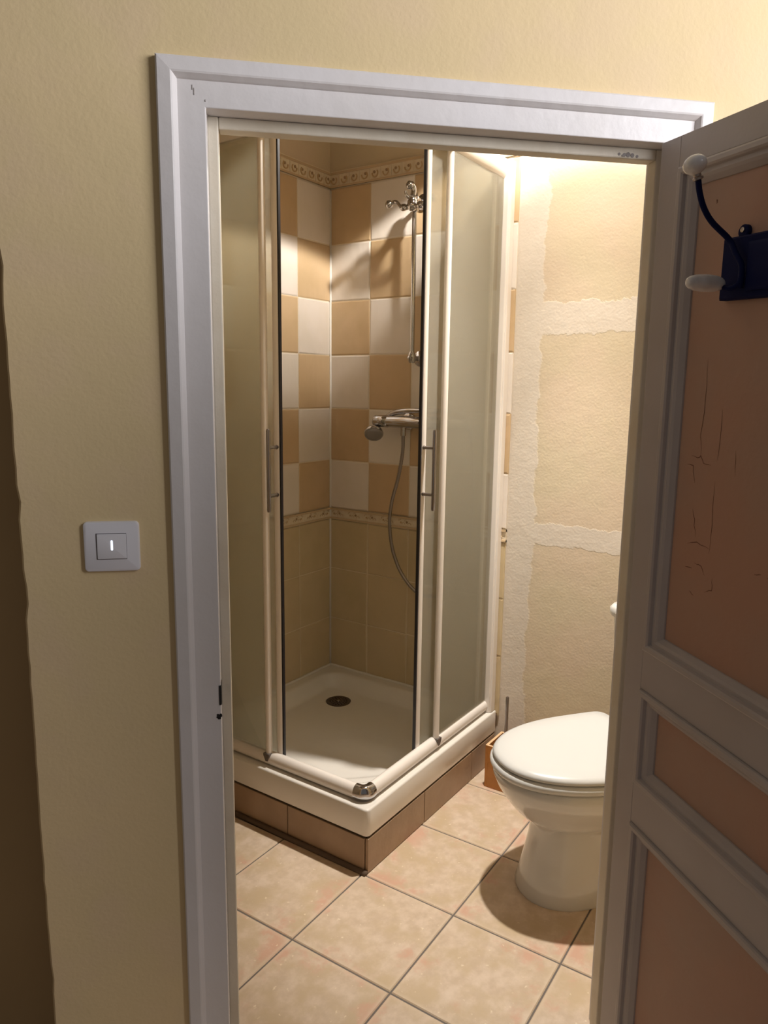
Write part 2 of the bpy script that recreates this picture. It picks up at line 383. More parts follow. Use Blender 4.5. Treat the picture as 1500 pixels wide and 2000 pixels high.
# ---- shower wall tiling: cols from the corner, rows by height
ZR = [0.185, 0.416, 0.637, 0.850, None, 0.899, 1.100, 1.313, 1.526, 1.738, 1.956, 2.168]
rows = [(0.185, 0.416), (0.416, 0.637), (0.637, 0.850), (0.899, 1.100), (1.100, 1.313), (1.313, 1.526), (1.526, 1.738), (1.738, 1.956), (1.956, 2.168)]
def tiling(side, edges, phase, parent):
    """side 'R': on x=SX, running along y down from the corner; 'L': on y=SY, running along x"""
    bm = bmesh.new(); random.seed(11 if side == 'R' else 12)
    def P(u, z, d): return Vector((SX - d, SY - u, z)) if side == 'R' else Vector((SX - u, SY - d, z))
    bed = [P(0, .18, -.012), P(edges[-1]-.003, .18, -.012), P(edges[-1]-.003, 2.232, -.012), P(0, 2.232, -.012)]
    bed2 = [P(0, .18, -.0025), P(edges[-1]-.003, .18, -.0025), P(edges[-1]-.003, 2.232, -.0025), P(0, 2.232, -.0025)]
    rings(bm, [bed, bed2], True, 3)
    for ri, (z0, z1) in enumerate(rows):
        for ci in range(len(edges)-1):
            u0, u1 = edges[ci], edges[ci+1]; g_ = .0018
            up = ri >= 3
            white = up and ((ri - 3 + ci + phase) % 2 == 0)
            mi = 0 if white else (1 if up else 2)
            bv = .004; dz = [random.uniform(-.0008, .0012) for _ in range(4)]
            jj = lambda: random.uniform(-.0008, .0008)
            c4 = [(u0+g_+jj(), z0+g_+jj()), (u1-g_+jj(), z0+g_+jj()), (u1-g_+jj(), z1-g_+jj()), (u0+g_+jj(), z1-g_+jj())]
            i4 = [(u0+g_+bv, z0+g_+bv), (u1-g_-bv, z0+g_+bv), (u1-g_-bv, z1-g_-bv), (u0+g_+bv, z1-g_-bv)]
            rings(bm, [[P(u, z, -.006) for u, z in c4], [P(u, z, -.0015) for u, z in c4], [P(u, z, dz[k]) for k, (u, z) in enumerate(i4)]], False, mi)
            f = bm.faces.new(bm.verts[-4:] if False else [bm.verts.new(P(u, z, dz[k])) for k, (u, z) in enumerate(i4)]); f.material_index = mi
    bmesh.ops.remove_doubles(bm, verts=bm.verts, dist=1e-5)
    obj('tiling', bm, [tile_white, tile_tan, tile_beige, grout_wall], parent)
    # friezes
    L = edges[-1]
    for z0, z1, kind in ((0.8515, 0.8975, 'low'), (2.170, 2.226, 'top')):
        bm = bmesh.new()
        def slab(u0, u1, a, b_, d, mi):
            rings(bm, [[P(u0, a, -.008), P(u1, a, -.008), P(u1, b_, -.008), P(u0, b_, -.008)], [P(u0, a, d), P(u1, a, d), P(u1, b_, d), P(u0, b_, d)]], True, mi)
        def disc(u, z, r, d, mi, n=10):
            f = [[P(u + rr*math.cos(2*PI*k/n), z + rr*math.sin(2*PI*k/n), dd) for k in range(n)] for rr, dd in ((r, -.001), (r, d), (r*.6, d+.0008))]
            rings(bm, f, True, mi)
        def arc(u, z, r, a0, a1, wdt, d, mi):
            pts = [P(u + r*math.cos(a0+(a1-a0)*k/9), z + r*math.sin(a0+(a1-a0)*k/9), d) for k in range(10)]
            tube(bm, pts, wdt, 6, True, mi)
        slab(0, L, z0, z1, .0012, 0)
        slab(0, L, z0, z0+.007, .005, 1); slab(0, L, z1-.008, z1, .006, 1)
        if kind == 'top':
            u = .02; k = 0
            while u < L-.02:
                if abs((u-.02)) > 1e-6: slab(u-.0255, u-.0235, z0+.007, z1-.008, .004, 0)
                arc(u, z0+.027, .013, PI*.95, PI*2.25, .0028, .003, 2)
                disc(u+(.004 if k % 2 else -.004), z0+.032, .0055, .003, 3)
                u += .0490; k += 1
        else:
            u = .022; k = 0
            while u < L-.02:
                disc(u, z0+.022+(.003 if k % 2 else 0), .0048 if k % 2 else .0040, .0028, 3 if k % 2 else 2)
                arc(u+.012, z0+.016, .007, 0, PI, .0016, .002, 1); arc(u-.004, z0+.030, .005, PI*.2, PI*1.2, .0014, .002, 1)
                u += (.028 if k % 2 == 0 else .056); k += 1
        obj('tile_frieze', bm, [frieze_m, frieze_line, frieze_mid, frieze_dark], parent)
tiling('R', [0, .196, .392, .588, .784, .812], 0, wr)      # corner tile: white in the lowest checker row
tiling('L', [0, .197, .394, .591, .788, .84], 1, wl)
# silicone joint in the corner and along the tray
bm = bmesh.new()
tube(bm, [(SX-.002, SY-.002, .19), (SX-.002, SY-.002, 2.16)], .0045, 6)
pts = smoothpath([(SX-.004, y, .2015+random.uniform(-.001, .001)) for y in [SY-.002-.78*i/24 for i in range(25)]], 2); tube(bm, pts, .006, 6)
pts = smoothpath([(x, SY-.004, .2015+random.uniform(-.001, .001)) for x in [SX-.002-.80*i/24 for i in range(25)]], 2); tube(bm, pts, .006, 6)
tag(obj('trim_1', bm, silicone, smooth=True), kind='structure')

# ---- ceiling downlight of the bathroom
dl = empty('recessed_downlight', (LAMP.x, LAMP.y, CEIL), label='round recessed ceiling spotlight above the toilet', cat='ceiling light')
bm = bmesh.new(); lathe(bm, [(.062, -.001), (.062, -.006), (.050, -.009), (.047, -.006), (.047, -.001)], n=32); obj('trim_ring', bm, steel, dl, smooth=40)
lm = mat('lamp_glow', (1, .9, .75), .4); lm.node_tree.nodes['Principled BSDF'].inputs['Emission Color'].default_value = (1, .85, .62, 1); lm.node_tree.nodes['Principled BSDF'].inputs['Emission Strength'].default_value = 6
bm = bmesh.new(); lathe(bm, [(.046, -.001), (.046, -.003)], n=32); obj('bulb', bm, lm, dl)

# ------------------------------------------------------------------ door frame (trim_2)
fr = empty('trim_2', kind='structure')
def sweep_frame(prof, wl_, wr_, zt):
    """mitred U-shaped moulding; prof = (distance outward from inner edge, s) outline; legs run to the floor"""
    bm = bmesh.new(); rs = []
    rs.append([WN(wl_-o, s, 0) for o, s in prof]); rs.append([WN(wl_-o, s, zt+o) for o, s in prof])
    rs.append([WN(wr_+o, s, zt+o) for o, s in prof]); rs.append([WN(wr_+o, s, 0) for o, s in prof])
    rings(bm, rs, True); return bm
# outer casing: rounded moulding standing proud of the wall
prof = [(0, D+.004), (0, D-.004), (.0012, D-.006), (.0065, D-.0125), (.009, D-.0135), (.028, D-.0115), (.0305, D-.0095), (.031, D+.004)]
obj('casing', sweep_frame(prof, -.4105, .4530, 1.8575), frame_paint, fr, bevel=0)
# flat lining board, its face level with the wall, lining the opening through the wall
bm = bmesh.new()
T0 = 1.8575
JL, JR, JT = -.3685, .418, 1.8190
F0, F1 = D-.0035, D+WT+.004
def lr(w_out, w_in, z_out, z_in, z): return [WN(w_out, F0, z_out), WN(w_in, F0, z_in), WN(w_in, F1, z_in), WN(w_out, F1, z_out)]
rings(bm, [lr(-.412, JL, 0, 0, 0), lr(-.412, JL, T0+.002, JT, 0), lr(.4545, JR, T0+.002, JT, 0), lr(.4545, JR, 0, 0, 0)], True)
obj('jamb_lining', bm, frame_paint, fr, bevel=.0015)
# door stop
bm = bmesh.new()
s0, s1 = D+.030, D+.060
pts = 26; random.seed(5)
wbox(bm, JL-.001, -.3515, s0, s1, 0, JT); wbox(bm, .4045, JR+.001, s0, s1, 0, JT)
wbox(bm, -.3515, .4045, s0+.001, s1, 1.8005, JT)
obj('door_stop', bm, stop_paint, fr, bevel=.0025)
# latch mortise with its screw on the left lining, and scars under the head
bm = bmesh.new()
wbox(bm, JL-.006, JL+.0008, D+.0045, D+.016, .842, .884)
for a_ in range(7):
    t = random.uniform(0, 6.28); r_ = random.uniform(.002, .006)
    lathe(bm, [(.0025, 0), (.0022, .0006)], align(-Nv, WN(JL-.004+r_*math.cos(t)*.7, D-.0034, .826+r_*math.sin(t))), 7)
wbox(bm, JL-.0032, JL+.0004, D-.0045, D+.006, .845, .881)
obj('latch_mortise', bm, dark_hole, fr)
bm = bmesh.new(); random.seed(9)
for dx, dz, r_ in ((.334, .006, .0028), (.344, .0052, .0036), (.351, .006, .0046), (.359, .0052, .0040), (.368, .004, .0028), (.340, .0035, .0018)):
    lathe(bm, [(r_, -.001), (r_*.9, .0006)], align(-Nv, WN(dx, s0+.001, 1.8015+dz*.9)), 8)
obj('hinge_scar', bm, scar, fr)
# small splits in the paint at the upper left corner
bm = bmesh.new()
for w_, z0, z1 in ((-.3885, 1.850, 1.843), (-.386, 1.846, 1.836), (-.3695, 1.8305, 1.8275)):
    wbox(bm, w_, w_+.0011, D-.0042, D, z1, z0)
obj('paint_split', bm, mat('grey_paint_split', (0.36, 0.33, 0.31), .7), fr)

# ------------------------------------------------------------------ door leaf, opened into the hall
EA = math.radians(50.5); ev = Vector((math.cos(EA), math.sin(EA), 0)); mv = Vector((-.77162, .63608, 0))
H0 = WN(.3873, D)
def DP(t, z, p=0.0): return H0 - ev*t + mv*p + Vector((0, 0, z - .045*t))   # sagging leaf
door = empty('door_1', H0, kind='structure')
DW, T_ = .762, .038
t0_, sw, mw = .014, .0650, .0375
def dbox(bm, ta, tb, za, zb, pa, pb, mi=0):
    rings(bm, [[DP(ta, za, pa), DP(tb, za, pa), DP(tb, zb, pa), DP(ta, zb, pa)], [DP(ta, za, pb), DP(tb, za, pb), DP(tb, zb, pb), DP(ta, zb, pb)]], True, mi)
panels = [(.932, 1.7660), (.671, .8580), (.14, .590)]
bm = bmesh.new()
# stiles, then rails: one leaf
dbox(bm, t0_, sw, .01, 1.815, -T_, 0); dbox(bm, DW-sw, DW, .01, 1.815, -T_, 0)
zz = [.01] + [v for p in reversed(panels) for v in p] + [1.815]
for i in range(0, len(zz), 2): dbox(bm, sw, DW-sw, zz[i], zz[i+1], -T_, 0)
obj('door_frame', bm, door_paint, door, bevel=.0012, world=True)
for za, zb in panels:
    bm = bmesh.new()
    dbox(bm, sw-.01, DW-sw+.01, za-.01, zb+.01, -.026, -.016)
    cracks = []
    if za > .9:
        cracks = [[(0.1535, 1.4579), (0.1554, 1.393), (0.1515, 1.3348), (0.1555, 1.3018)], [(0.133, 1.2987), (0.1473, 1.2973), (0.1556, 1.301), (0.1632, 1.2903), (0.1803, 1.2903)], [(0.1231, 1.2827), (0.1388, 1.2825), (0.145, 1.2535)], [(0.1463, 1.2106), (0.152, 1.195), (0.1583, 1.1656)], [(0.1393, 1.1503), (0.1631, 1.1581), (0.1949, 1.1534)], [(0.1929, 1.2659), (0.1945, 1.1955), (0.1935, 1.1445)], [(0.1388, 1.1101), (0.157, 1.1126)], [(0.161, 1.1226), (0.1778, 1.1212), (0.1881, 1.1086)], [(0.2063, 1.1098), (0.2066, 1.0885), (0.1915, 1.0811)], [(0.1962, 1.3797), (0.1947, 1.299)], [(0.2319, 1.3201), (0.2346, 1.2809)], [(0.1541, 1.0717), (0.1653, 1.0664)], [(0.3216, 1.2618), (0.3197, 1.2391), (0.3083, 1.2442)], [(0.2921, 1.1412), (0.307, 1.1456)], [(0.3174, 1.1433), (0.3372, 1.1417)], [(0.142, 1.7026), (0.144, 1.6962)]]
        random.seed(21)
        for c_ in cracks:
            q = [c_[0]]
            for a, b in zip(c_, c_[1:]):
                for k in (1, 2, 3):
                    q.append((a[0]+(b[0]-a[0])*k/3+random.uniform(-.0012, .0012), a[1]+(b[1]-a[1])*k/3+random.uniform(-.0012, .0012)))
            L_ = len(q); wm = .0011
            if c_[0] == (0.142, 1.7026): wm = .0028
            for k in range(L_-1):
                f1 = wm*(.25+math.sin(PI*k/(L_-1))); f2 = wm*(.25+math.sin(PI*(k+1)/(L_-1)))
                (ta, za_), (tb, zb_) = q[k], q[k+1]
                dx, dz = tb-ta, zb_-za_; l = math.hypot(dx, dz) or 1; nx, nz_ = -dz/l, dx/l
                f = bm.faces.new([bm.verts.new(DP(*v, -.0158)) for v in ((ta-nx*f1/2, za_-nz_*f1/2), (tb-nx*f2/2, zb_-nz_*f2/2), (tb+nx*f2/2, zb_+nz_*f2/2), (ta+nx*f1/2, za_+nz_*f1/2))]); f.material_index = 1
    obj('door_panel', bm, [panel_paint, crack_dark], door, world=True)
    bm = bmesh.new()
    pr = [(0, -.004), (.0015, .0035), (.005, .0055), (.012, .0055), (.0155, .003), (.017, -.003), (.024, -.003), (.029, -.006), (.0365, -.013), (.0375, -.020), (0, -.020)]
    rs = []
    for ct, cz, st, sz in ((sw, za, 1, 1), (DW-sw, za, -1, 1), (DW-sw, zb, -1, -1), (sw, zb, 1, -1)):
        rs.append([DP(ct+st*o, cz+sz*o*.92, p) for o, p in pr])
    rings(bm, rs + [rs[0]], False)
    obj('panel_moulding', bm, door_paint, door, world=True)

# ------------------------------------------------------------------ coat rack on the door
rack = empty('coat_hook_rack', DP(.24, 1.59, 0), label='navy blue enamelled coat rack with white porcelain knobs screwed to the open door', cat='coat rack')
bm = bmesh.new(); B0 = -.016
pl = [(.182, 1.5455), (.46, 1.5455), (.46, 1.6372), (.1825, 1.6372)]
rings(bm, [[DP(t, z, B0) for t, z in pl], [DP(t, z, B0+.012) for t, z in pl], [DP(t+(.003 if t < .3 else -.003), z+(.003 if z < 1.6 else -.003), B0+.0155) for t, z in pl]], True)
# raised inner field
pl2 = [(.242, 1.556), (.36, 1.556), (.36, 1.625), (.242, 1.625)]
rings(bm, [[DP(t, z, B0+.012) for t, z in pl2], [DP(t, z, B0+.020) for t, z in pl2], [DP(t+(.005 if t < .3 else -.005), z+(.005 if z < 1.6 else -.005), B0+.0225) for t, z in pl2]], True)
for tt in (.2135, .43):
    M = align(mv, DP(tt, 1.6440, B0)); lathe(bm, [(.0105, -.001), (.0105, .006), (.009, .0075)], M, 20)
obj('back_plate', bm, navy, rack, smooth=35, world=True)
for tt in (.2135, .43):
    bm = bmesh.new(); M = align(mv, DP(tt, 1.6465, B0+.0075)); lathe(bm, [(.0042, 0), (.0038, .0016), (.001, .0022)], M, 14)
    obj('screw', bm, steel, rack, smooth=40, world=True)
for off in (0.0, .21):
    bm = bmesh.new()
    T2 = .205 + off
    path = smoothpath([DP(T2+.030, 1.560, B0+.022), DP(T2+.032, 1.59, B0+.024), DP(T2+.018, 1.612, B0+.026), DP(T2+.004, 1.632, .011), DP(T2, 1.655, .040), DP(T2, 1.674, .0565), DP(T2, 1.695, .066), DP(T2, 1.714, .0705)], 6)
    tube(bm, path, .0043, 12)
    path = smoothpath([DP(T2+.030, 1.585, B0+.022), DP(T2+.030, 1.568, B0+.024), DP(T2+.020, 1.560, B0+.03), DP(T2+.008, 1.562, .016)], 6)
    tube(bm, path, .0042, 12)
    h = obj('hook', bm, navy, rack, smooth=True, world=True)
    bm = bmesh.new(); ax = (DP(T2, 1.735, .079)-DP(T2, 1.714, .0705)).normalized(); M = align(ax, DP(T2, 1.711, .0695))
    lathe(bm, [(.0052, 0), (.0075, .001), (.0075, .004), (.0055, .006), (.0055, .009), (.0070, .011)], M, 18); obj('collar', bm, brass_worn, rack, smooth=35, world=True)
    bm = bmesh.new()
    prof_ = [(.0145*math.sin(PI*k/14)*(1.0+.10*(k/14-.5)), -.0125*math.cos(PI*k/14)) for k in range(15)]
    prof_[0] = (.0005, prof_[0][1]); prof_[-1] = (.0005, prof_[-1][1])
    lathe(bm, [(r*1.16, z_*1.12) for r, z_ in prof_], align(ax, DP(T2, 1.7315, .0775)), 24)
    obj('upper_knob', bm, porcelain, rack, smooth=True, world=True)
    bm = bmesh.new(); M = align(mv, DP(T2, 1.568, .043))
    prof_ = [(.0128*(math.sin(PI*k/18))**.6 if 0 < k < 18 else .0006, -.0325*math.cos(PI*k/18)) for k in range(19)]
    lathe(bm, prof_, M, 24)
    obj('lower_knob', bm, porcelain, rack, smooth=True, world=True)

# ------------------------------------------------------------------ light switch on the yellow wall
sw_o = empty('light_switch', WN(-.538, D, 1.134), WALL_A, label='square white light switch with lit pilot light on yellow wall', cat='light switch')
def rrect(w, h, r, n=6):
    out = []
    for cx, cy, a0 in ((w-r, h-r, 0), (-w+r, h-r, PI/2), (-w+r, -h+r, PI), (w-r, -h+r, 1.5*PI)):
        for k in range(n+1): out.append((cx + r*math.cos(a0+k*PI/2/n), cy + r*math.sin(a0+k*PI/2/n)))
    return out
def plate(bm, w, h, r, y0, y1, bev, cx=0, cz=0, mi=0):
    L_ = []
    for dd, y in ((0, y0), (0, y1+bev), (-bev*.3, y1+bev*.3), (-bev, y1)):
        L_.append([Vector((cx+x, y, cz+z)) for x, z in rrect(w+dd, h+dd, max(r+dd, .0005))])
    rings(bm, L_, True, mi)
bm = bmesh.new(); plate(bm, .0440, .0420, .007, 0, -.0075, .004); obj('face_plate', bm, plastic, sw_o, smooth=40)
bm = bmesh.new(); plate(bm, .0240, .0220, .0008, -.006, -.0078, .0003, .000, .001); obj('rocker_gap', bm, gap_grey, sw_o)
bm = bmesh.new(); plate(bm, .0228, .0208, .001, -.006, -.0098, .0008, .0006, .001); obj('rocker', bm, plastic, sw_o, smooth=40)
bm = bmesh.new(); plate(bm, .0017, .0085, .0016, -.009, -.0101, .0002, .001, .003); obj('pilot_light', bm, led, sw_o)

# ------------------------------------------------------------------ shower base and tray
base = empty('shower_plinth', (0, 0, 0), label='low brown tiled plinth under the white shower tray', cat='plinth')
H0_, H1 = .1159, .2006
bm = bmesh.new(); prism(bm, [(.012, .012), (SX-.002, .012), (SX-.002, SY-.002), (.012, SY-.002)], .0015, H0_-.004); obj('core', bm, grout_floor, base)
bm = bmesh.new()
for a, b in ((.0015, .3165), (.3195, .6425), (.6455, .826)):
    box(bm, max(a, .0035), b, .0, .010, .002, .1095)
for a, b in ((.0015, .307), (.310, .617), (.620, .797)):
    box(bm, .0, .010, max(a, .012), b, .002, .1095)
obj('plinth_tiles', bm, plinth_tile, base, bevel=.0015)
bm = bmesh.new(); tube(bm, [(-.004, .0, .004), (-.006, .3, .005), (-.003, .79, .004)], .009, 8); obj('grout_fillet', bm, mat('base_grout_shade', (0.13, 0.085, 0.055), .8), base, smooth=True)  # fillet's dark brown carries the shadow along the plinth foot

tray = empty('shower_tray', (0, 0, H0_), label='white acrylic square shower tray inside the corner shower', cat='shower tray')
bm = bmesh.new(); NX = 110
import math as _m
def tray_z(x, y):
    # signed distance to the rounded rectangle of the basin, front corner more rounded
    x0, x1, y0, y1 = .062, SX-.045, .062, SY-.045
    r = .16 if (x < .35 and y < .35) else .09
    cx, cy = (x0+x1)/2, (y0+y1)/2; hx, hy = (x1-x0)/2-r, (y1-y0)/2-r
    qx, qy = abs(x-cx)-hx, abs(y-cy)-hy
    d = math.hypot(max(qx, 0), max(qy, 0)) + min(max(qx, qy), 0) - r
    t = min(max(-d/.055, 0), 1); t = t*t*(3-2*t)
    dd = math.hypot(x-.631, y-.599)
    z = H1 - .044*t - .007*t*min(max(1-dd/.7, 0), 1)
    # raised front step seen as a faint arc
    q = math.hypot(x-.631, y-.599); s_ = min(max((q-.60)/.02, 0), 1); s_ = s_*s_*(3-2*s_)
    z += .006*s_*t
    # soft anti-slip bumps
    if .12 < x < .5 and .12 < y < .5 and t >= 1:
        z += .0012*max(0, math.sin(x*70)*math.sin(y*70)-.6)
    return z
def edge_r(x, y):
    return x, y
gx = [0.0, .001, .003, .006] + [.006+(SX-.012)*i/NX for i in range(1, NX)] + [SX-.006, SX-.003, SX-.001]
gy = [0.0, .001, .003, .006] + [.006+(SY-.012)*i/NX for i in range(1, NX)] + [SY-.006, SY-.003, SY-.001]
grid = []
R_ = .006
for x in gx:
    row = []
    for y in gy:
        z = tray_z(x, y)
        de = min(x, y)
        if de < R_: z = H1 - R_ + math.sqrt(max(R_*R_-(R_-de)**2, 0))
        px, py = x, y
        if x < .014 and y < .014:                       # round the vertical corner
            dx, dy = .014-x, .014-y; m_ = max(dx, dy); l = math.hypot(dx, dy)
            if l > 0: px, py = .014-dx*m_/l, .014-dy*m_/l
        row.append(bm.verts.new((px, py, z-H0_)))
    grid.append(row)
for i in range(len(gx)-1):
    for j in range(len(gy)-1): bm.faces.new((grid[i][j], grid[i+1][j], grid[i+1][j+1], grid[i][j+1]))
# outer skirt down from the two free sides
loop = [grid[0][j] for j in range(len(gy)-1, -1, -1)] + [grid[i][0] for i in range(1, len(gx))]
low = [bm.verts.new((v.co.x, v.co.y, .004)) for v in loop]; low2 = [bm.verts.new((v.co.x+.002, v.co.y+.002, .0)) for v in loop]
for a in range(len(loop)-1):
    bm.faces.new((loop[a], loop[a+1], low[a+1], low[a])); bm.faces.new((low[a], low[a+1], low2[a+1], low2[a]))
obj('basin', bm, acrylic, tray, smooth=50)
bm = bmesh.new(); dz_ = tray_z(.631, .599)-H0_
lathe(bm, [(.0, dz_+.0005), (.049, dz_+.0005), (.050, dz_+.003), (.044, dz_+.005), (.038, dz_+.003), (.0, dz_+.003)], Matrix.Translation((.631, .599, 0)), 36)
dr = obj('drain_cover', bm, mat('dark_drain_metal', (0.16, 0.13, 0.11), .35, metal=.9), tray, smooth=40)
bm = bmesh.new()
for r_, n in ((.012, 6), (.024, 12), (.034, 18)):
    for k in range(n):
        lathe(bm, [(.0028, .0), (.0028, .0006)], Matrix.Translation((.631+r_*math.cos(2*PI*k/n), .599+r_*math.sin(2*PI*k/n), dz_+.003)), 8)
obj('drain_holes', bm, dark_hole, tray)
bm = bmesh.new(); lathe(bm, [(.0065, dz_+.003), (.0060, dz_+.0052), (.001, dz_+.0056)], Matrix.Translation((.631, .599, 0)), 14); obj('drain_screw', bm, chrome, tray, smooth=40)

# ------------------------------------------------------------------ shower enclosure
enc = empty('shower_enclosure', (0, 0, H1), label='corner shower enclosure with white frame and frosted sliding doors left ajar', cat='shower enclosure')
def pobj(name, bm, m, **k): return obj(name, bm, m, enc, world=True, **k)
ZB, ZT = .2245, 2.125                     # rail centres
RC = .0355                               # rail centreline offset from the tray edge
def rail_pts(axis, a, b, z): return [(a, RC, z), (b, RC, z)] if axis == 'x' else [(RC, a, z), (RC, b, z)]
for ax in ('x', 'y'):
    L_ = (SX-.022) if ax == 'x' else (SY-.022)
    bm = bmesh.new(); tube(bm, rail_pts(ax, RC+.030, L_, ZB), .0185, 24, ry=.0225); pobj('bottom_rail', bm, profile_white, smooth=50)
    bm = bmesh.new(); tube(bm, rail_pts(ax, RC+.030, L_, ZT), .0200, 24, ry=.0345); pobj('top_rail', bm, profile_white, smooth=50)
for z, ry, nm in ((ZB, .0240, 'chrome corner cap at the tray'), (ZT, .036, 'chrome corner cap at the top')):
    bm = bmesh.new(); R2 = .022
    pts = [(RC, RC+.032, z)] + [(RC+R2-R2*math.cos(t), RC+R2-R2*math.sin(t), z) for t in (PI/2*k/8 for k in range(9))] + [(RC+.032, RC, z)]
    tube(bm, pts, .0200, 24, ry=ry); o = pobj('corner_cap', bm, chrome, smooth=50); o['label'] = nm
# wall profiles
bm = bmesh.new(); box(bm, SX-.034, SX-.001, .004, .048, H1+.001, 2.150); box(bm, SX-.040, SX-.020, .010, .042, H1+.001, 2.10); pobj('wall_profile', bm, profile_white, bevel=.003)
bm = bmesh.new(); box(bm, .004, .048, SY-.034, SY-.001, H1+.001, 2.150); pobj('wall_profile', bm, profile_white, bevel=.003)
# fixed panels: frosted pane with a round edge post
def upright(x, y, r, z0, z1, r2=None, n=18):
    bm = bmesh.new(); rs = []
    for z in (z0, z1): rs.append([Vector((x+(r)*math.cos(2*PI*k/n), y+(r2 or r)*math.sin(2*PI*k/n), z)) for k in range(n)])
    rings(bm, rs, True); return bm
FX, FY = .4300, .4090
bm = bmesh.new(); box(bm, FX, SX-.030, .0285, .0325, ZB+.018, ZT-.028); pobj('fixed_pane', bm, glass)
bm = bmesh.new(); box(bm, .0285, .0325, FY, SY-.030, ZB+.018, ZT-.028); pobj('fixed_pane', bm, glass)
pobj('fixed_post', upright(FX, .0290, .0105, ZB+.018, ZT-.030), profile_white, smooth=50)
pobj('fixed_post', upright(.0290, FY, .0105, ZB+.018, ZT-.030), profile_white, smooth=50)
# grey clips where the posts meet the rails
for (x, y, ax) in ((FX, .0270, 'x'), (.0270, FY, 'y')):
    for z, s in ((ZB+.018, -1), (ZT-.030, 1)):
        bm = bmesh.new()
        w2 = .0125
        if ax == 'x': q = [(x-w2, y-.013), (x+w2, y-.013), (x+w2, y+.012), (x-w2, y+.012)]
        else: q = [(x-.013, y-w2), (x+.012, y-w2), (x+.012, y+w2), (x-.013, y+w2)]
        a = [Vector((p[0], p[1], z-s*.003)) for p in q]; b = [Vector((p[0], p[1], z+s*.004)) for p in q]
        cx = x; cy = y
        c_ = [Vector((cx+(p[0]-cx)*.35, cy+(p[1]-cy)*.95-(0 if ax == 'x' else 0), z+s*.022)) if ax == 'x' else Vector((cx+(p[0]-cx)*.95, cy+(p[1]-cy)*.35, z+s*.022)) for p in q]
        rings(bm, [a, b, c_], True); pobj('post_clip', bm, clip_grey)
# sliding doors, just inside the fixed panels
SP = .0515
def slider(ax, lead, trail):
    t = empty_child = bpy.data.objects.new('sliding_door', None); C.objects.link(t); t.parent = enc
    t.matrix_parent_inverse = Matrix.Translation(enc.location).inverted()
    def P(u, v): return (u, v) if ax == 'x' else (v, u)
    def ob(name, bm, m, **k):
        o = obj(name, bm, m, t, **k); return o
    def bx(bm, u0, u1, v0, v1, z0, z1):
        (xa, ya), (xb, yb) = P(u0, v0), P(u1, v1); box(bm, min(xa, xb), max(xa, xb), min(ya, yb), max(ya, yb), z0, z1)
    z0, z1 = ZB+.012, ZT-.020
    bm = bmesh.new(); bx(bm, lead+.01, trail-.008, SP-.002, SP+.002, z0, z1); ob('pane', bm, glass)
    x, y = P(lead+.011, SP); bm = upright(x, y, .0125, z0-.004, z1, .0105) if ax == 'x' else upright(x, y, .0105, z0-.004, z1, .0125); ob('leading_post', bm, profile_white, smooth=50)
    bm = bmesh.new(); bx(bm, lead-.0055, lead, SP-.0045, SP+.0045, z0-.002, z1); ob('magnetic_seal', bm, seal_black)
    x, y = P(trail-.008, SP); ob('trailing_post', upright(x, y, .0095, z0, z1), profile_white, smooth=50)
    bm = bmesh.new(); u = lead+.006; v = .006
    p = [P(u, v)]; x, y = p[0]
    tube(bm, [(x, y, 1.030), (x, y, 1.036), (x, y, 1.27), (x, y, 1.276)], [.0048, .0062, .0062, .0045], 16); ob('handle', bm, handle_metal, smooth=50)
    for z in (1.078, 1.221):
        bm = bmesh.new(); a = P(u, v); b = P(u+.002, SP-.010)
        tube(bm, [(*a, z), (*b, z)], .0052, 14); tube(bm, [(*b, z), (*P(u+.002, SP-.006), z)], .0072, 14)
        ob('handle_standoff', bm, steel, smooth=50)
    return t
slider('x', .3300, .7650)
slider('y', .3680, .7600)

# ------------------------------------------------------------------ shower fittings on the right tiled wall
BY, BX = .366, .768
rr_ = empty('shower_riser', (SX, BY, 1.50), label='chrome riser rail with ornate handset cradle on the tiled shower wall', cat='shower rail')
def robj(name, bm, m, par, **k): return obj(name, bm, m, par, world=True, **k)
bm = bmesh.new(); tube(bm, [(BX, BY, 1.495), (BX, BY, 2.06)], .0085, 16); robj('rail', bm, chrome, rr_, smooth=50)
bm = bmesh.new(); tube(bm, [(BX, BY, 1.49), (BX, BY, 1.498), (BX, BY, 1.52), (BX, BY, 1.53)], [.010, .0145, .0145, .010], 16)
tube(bm, [(BX, BY, 1.508), (SX-.01, BY, 1.508)], .009, 14); lathe(bm, [(.030, 0), (.030, .006), (.018, .013), (.010, .018)], align((-1, 0, 0), (SX-.001, BY-.004, 1.508)), 24)
lathe(bm, [(.004, -.006), (.010, -.002), (.011, .006), (.004, .012)], align((-1, .4, 0), (BX-.01, BY, 1.508)), 16)
robj('lower_bracket', bm, chrome, rr_, smooth=50)
bm = bmesh.new()
lathe(bm, [(.011, 2.02), (.015, 2.026), (.015, 2.040), (.011, 2.046), (.017, 2.052), (.019, 2.064), (.013, 2.078), (.010, 2.086)], Matrix.Translation((BX, BY, 0)), 20)
tube(bm, [(BX, BY, 2.066), (SX-.01, BY, 2.066)], .010, 14); lathe(bm, [(.028, 0), (.028, .006), (.016, .012)], align((-1, 0, 0), (SX-.001, BY, 2.066)), 24)
